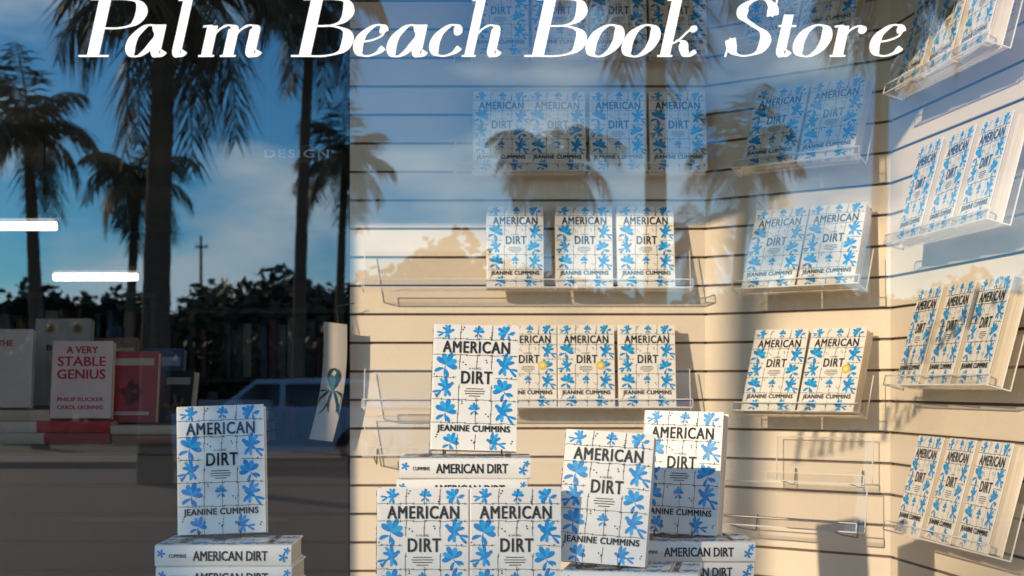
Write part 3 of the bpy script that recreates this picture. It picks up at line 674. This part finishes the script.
def car(cx, cy, label):
    r = thing('parked_car', label, 'car', T(cx, cy, -.02)); hw = .9
    prof = [(-2.2,.35),(-2.25,.75),(-2.15,.98),(-1.15,1.06),(-.95,1.08),(.95,1.08),(2.1,1.02),(2.25,.85),(2.25,.38)]
    arch = []
    for c0 in (1.35, -1.4):
        arch += [(c0+.42*math.cos(t), .34+.42*math.sin(t)) for t in [i*math.pi/10 for i in range(0, 11)]]
    mb = MB(); mb.prism(prof+[(1.8,.3)]+arch[:11]+[(.9,.3),(-.9,.3)]+arch[11:]+[(-1.85,.3)], -hw, hw, lambda u, v, h: (u, h, v), 0); mb.build('body', m_carp, r)
    cab = [(-1.25,1.07),(-.55,1.62),(.85,1.66),(1.5,1.6),(1.85,1.07)]
    mb = MB(); n = len(cab)
    vs = [(u, -hw+.05+(v-1.07)*.22, v) for u, v in cab]+[(u, hw-.05-(v-1.07)*.22, v) for u, v in cab]
    mb.add(vs, [(i, (i+1) % n, n+(i+1) % n, n+i) for i in range(n)]+[tuple(reversed(range(n))), tuple(range(n, 2*n))]); mb.build('cabin', m_carp, r)
    def sidewin(u0, u1, u2, u3, s):
        y = lambda v: s*(hw-.05-(v-1.07)*.22+.006)
        mb = MB(); q = [(u0,1.12),(u1,1.12),(u2,1.54),(u3,1.54)]; mb.add([(a, y(v), v) for a, v in q], [(0,1,2,3)]); mb.build('window', m_carg, r)
    for s in (-1, 1):
        sidewin(-1.05,-.1,-.1,-.55,s); sidewin(0,.85,.8,0,s); sidewin(.95,1.65,1.42,.9,s)
    mb = MB(); mb.add([(-1.20,-.75,1.12),(-1.20,.75,1.12),(-.62,.66,1.575),(-.62,-.66,1.575)], [(0,1,2,3)]); o = mb.build('windscreen', m_carg, r); o.location.x = -.02
    for x in (-1.4, 1.35):
        for s in (-1, 1):
            wh = MB(); wh.tube([(x, s*.70, .34), (x, s*.91, .34)], .34, 20); t_ = wh.build('wheel', m_tyre, r)
            wh = MB(); wh.tube([(x, s*.85, .34), (x, s*.915, .34)], .21, 14); wh.build('rim', m_rim, t_)
    for s in (-1, 1):
        mb = MB(); mb.bbox((-2.27, s*.65-.15, .78),(-2.15, s*.65+.15, .92), .01); mb.build('headlight', m_lamp, r)
        mb = MB(); mb.bbox((-.9, s*.98-.07, 1.08),(-.75, s*.98+.07, 1.2), .02); mb.build('wing_mirror', m_carp, r)
    mb = MB(); mb.bbox((-2.3,-.88,.38),(-2.22,.88,.6),.02); mb.build('bumper', m_carg, r)
cp = M(292, 385, 27)
car(cp.x, cp.y, 'dark blue parked car mirrored left of the slatwall edge')

# ------------------------------------------------------------------ world, sun, camera
AZ, EL = R(40), R(18)
sd = Vector((-math.sin(AZ)*math.cos(EL), -math.cos(AZ)*math.cos(EL), math.sin(EL)))
wd = bpy.data.worlds.new('World'); scene.world = wd; wd.use_nodes = True; n = wd.node_tree
bg = n.nodes['Background']; sky = n.nodes.new('ShaderNodeTexSky'); sky.sky_type = 'NISHITA'; sky.sun_disc = False
sky.sun_elevation = EL; sky.sun_rotation = math.atan2(sd.x, sd.y) % (2*math.pi); sky.ozone_density = 3.0; sky.dust_density = .3; sky.air_density = 1.0
tint = n.nodes.new('ShaderNodeMix'); tint.data_type = 'RGBA'; tint.blend_type = 'MULTIPLY'; tint.inputs['Factor'].default_value = 1; tint.inputs['B'].default_value = (.46,1.22,1.80,1)
tc = n.nodes.new('ShaderNodeTexCoord'); mp = n.nodes.new('ShaderNodeMapping'); mp.inputs['Scale'].default_value = (2.0, 2.0, 5.0); mp.inputs['Location'].default_value = (.85, .4, .2)
no = n.nodes.new('ShaderNodeTexNoise'); no.inputs['Scale'].default_value = 3.6; no.inputs['Detail'].default_value = 6; no.inputs['Roughness'].default_value = .5
rp = n.nodes.new('ShaderNodeValToRGB'); rp.color_ramp.elements[0].position = .45; rp.color_ramp.elements[1].position = .66; rp.color_ramp.elements[1].color = (.9,.9,.9,1)
mx = n.nodes.new('ShaderNodeMix'); mx.data_type = 'RGBA'; mx.inputs['B'].default_value = (12,15.5,18,1)
n.links.new(tc.outputs['Generated'], mp.inputs[0]); n.links.new(mp.outputs[0], no.inputs[0]); n.links.new(no.outputs[0], rp.inputs[0]); n.links.new(rp.outputs[0], mx.inputs['Factor'])
n.links.new(sky.outputs[0], tint.inputs['A']); n.links.new(tint.outputs['Result'], mx.inputs['A']); n.links.new(mx.outputs['Result'], bg.inputs[0]); bg.inputs[1].default_value = .125
su = bpy.data.lights.new('sun', 'SUN'); su.energy = 5; su.angle = R(.5); su.color = (1, .80, .54)
so = bpy.data.objects.new('sun', su); COL.objects.link(so); so.rotation_euler = (-sd).to_track_quat('-Z', 'Y').to_euler()
cam = bpy.data.cameras.new('camera'); co = bpy.data.objects.new('camera', cam); COL.objects.link(co); scene.camera = co
co.location = (0, 0, EYE); co.rotation_euler = (R(90), 0, 0)
cam.sensor_width = 36; cam.lens = 36*F/1024; cam.shift_y = (HOR-288)/1024; cam.clip_end = 2000; cam.clip_start = .05
cam.dof.use_dof = True; cam.dof.focus_distance = 2.7; cam.dof.aperture_fstop = 7.5
scene.view_settings.view_transform = 'Standard'; scene.view_settings.look = 'None'; scene.view_settings.exposure = 0
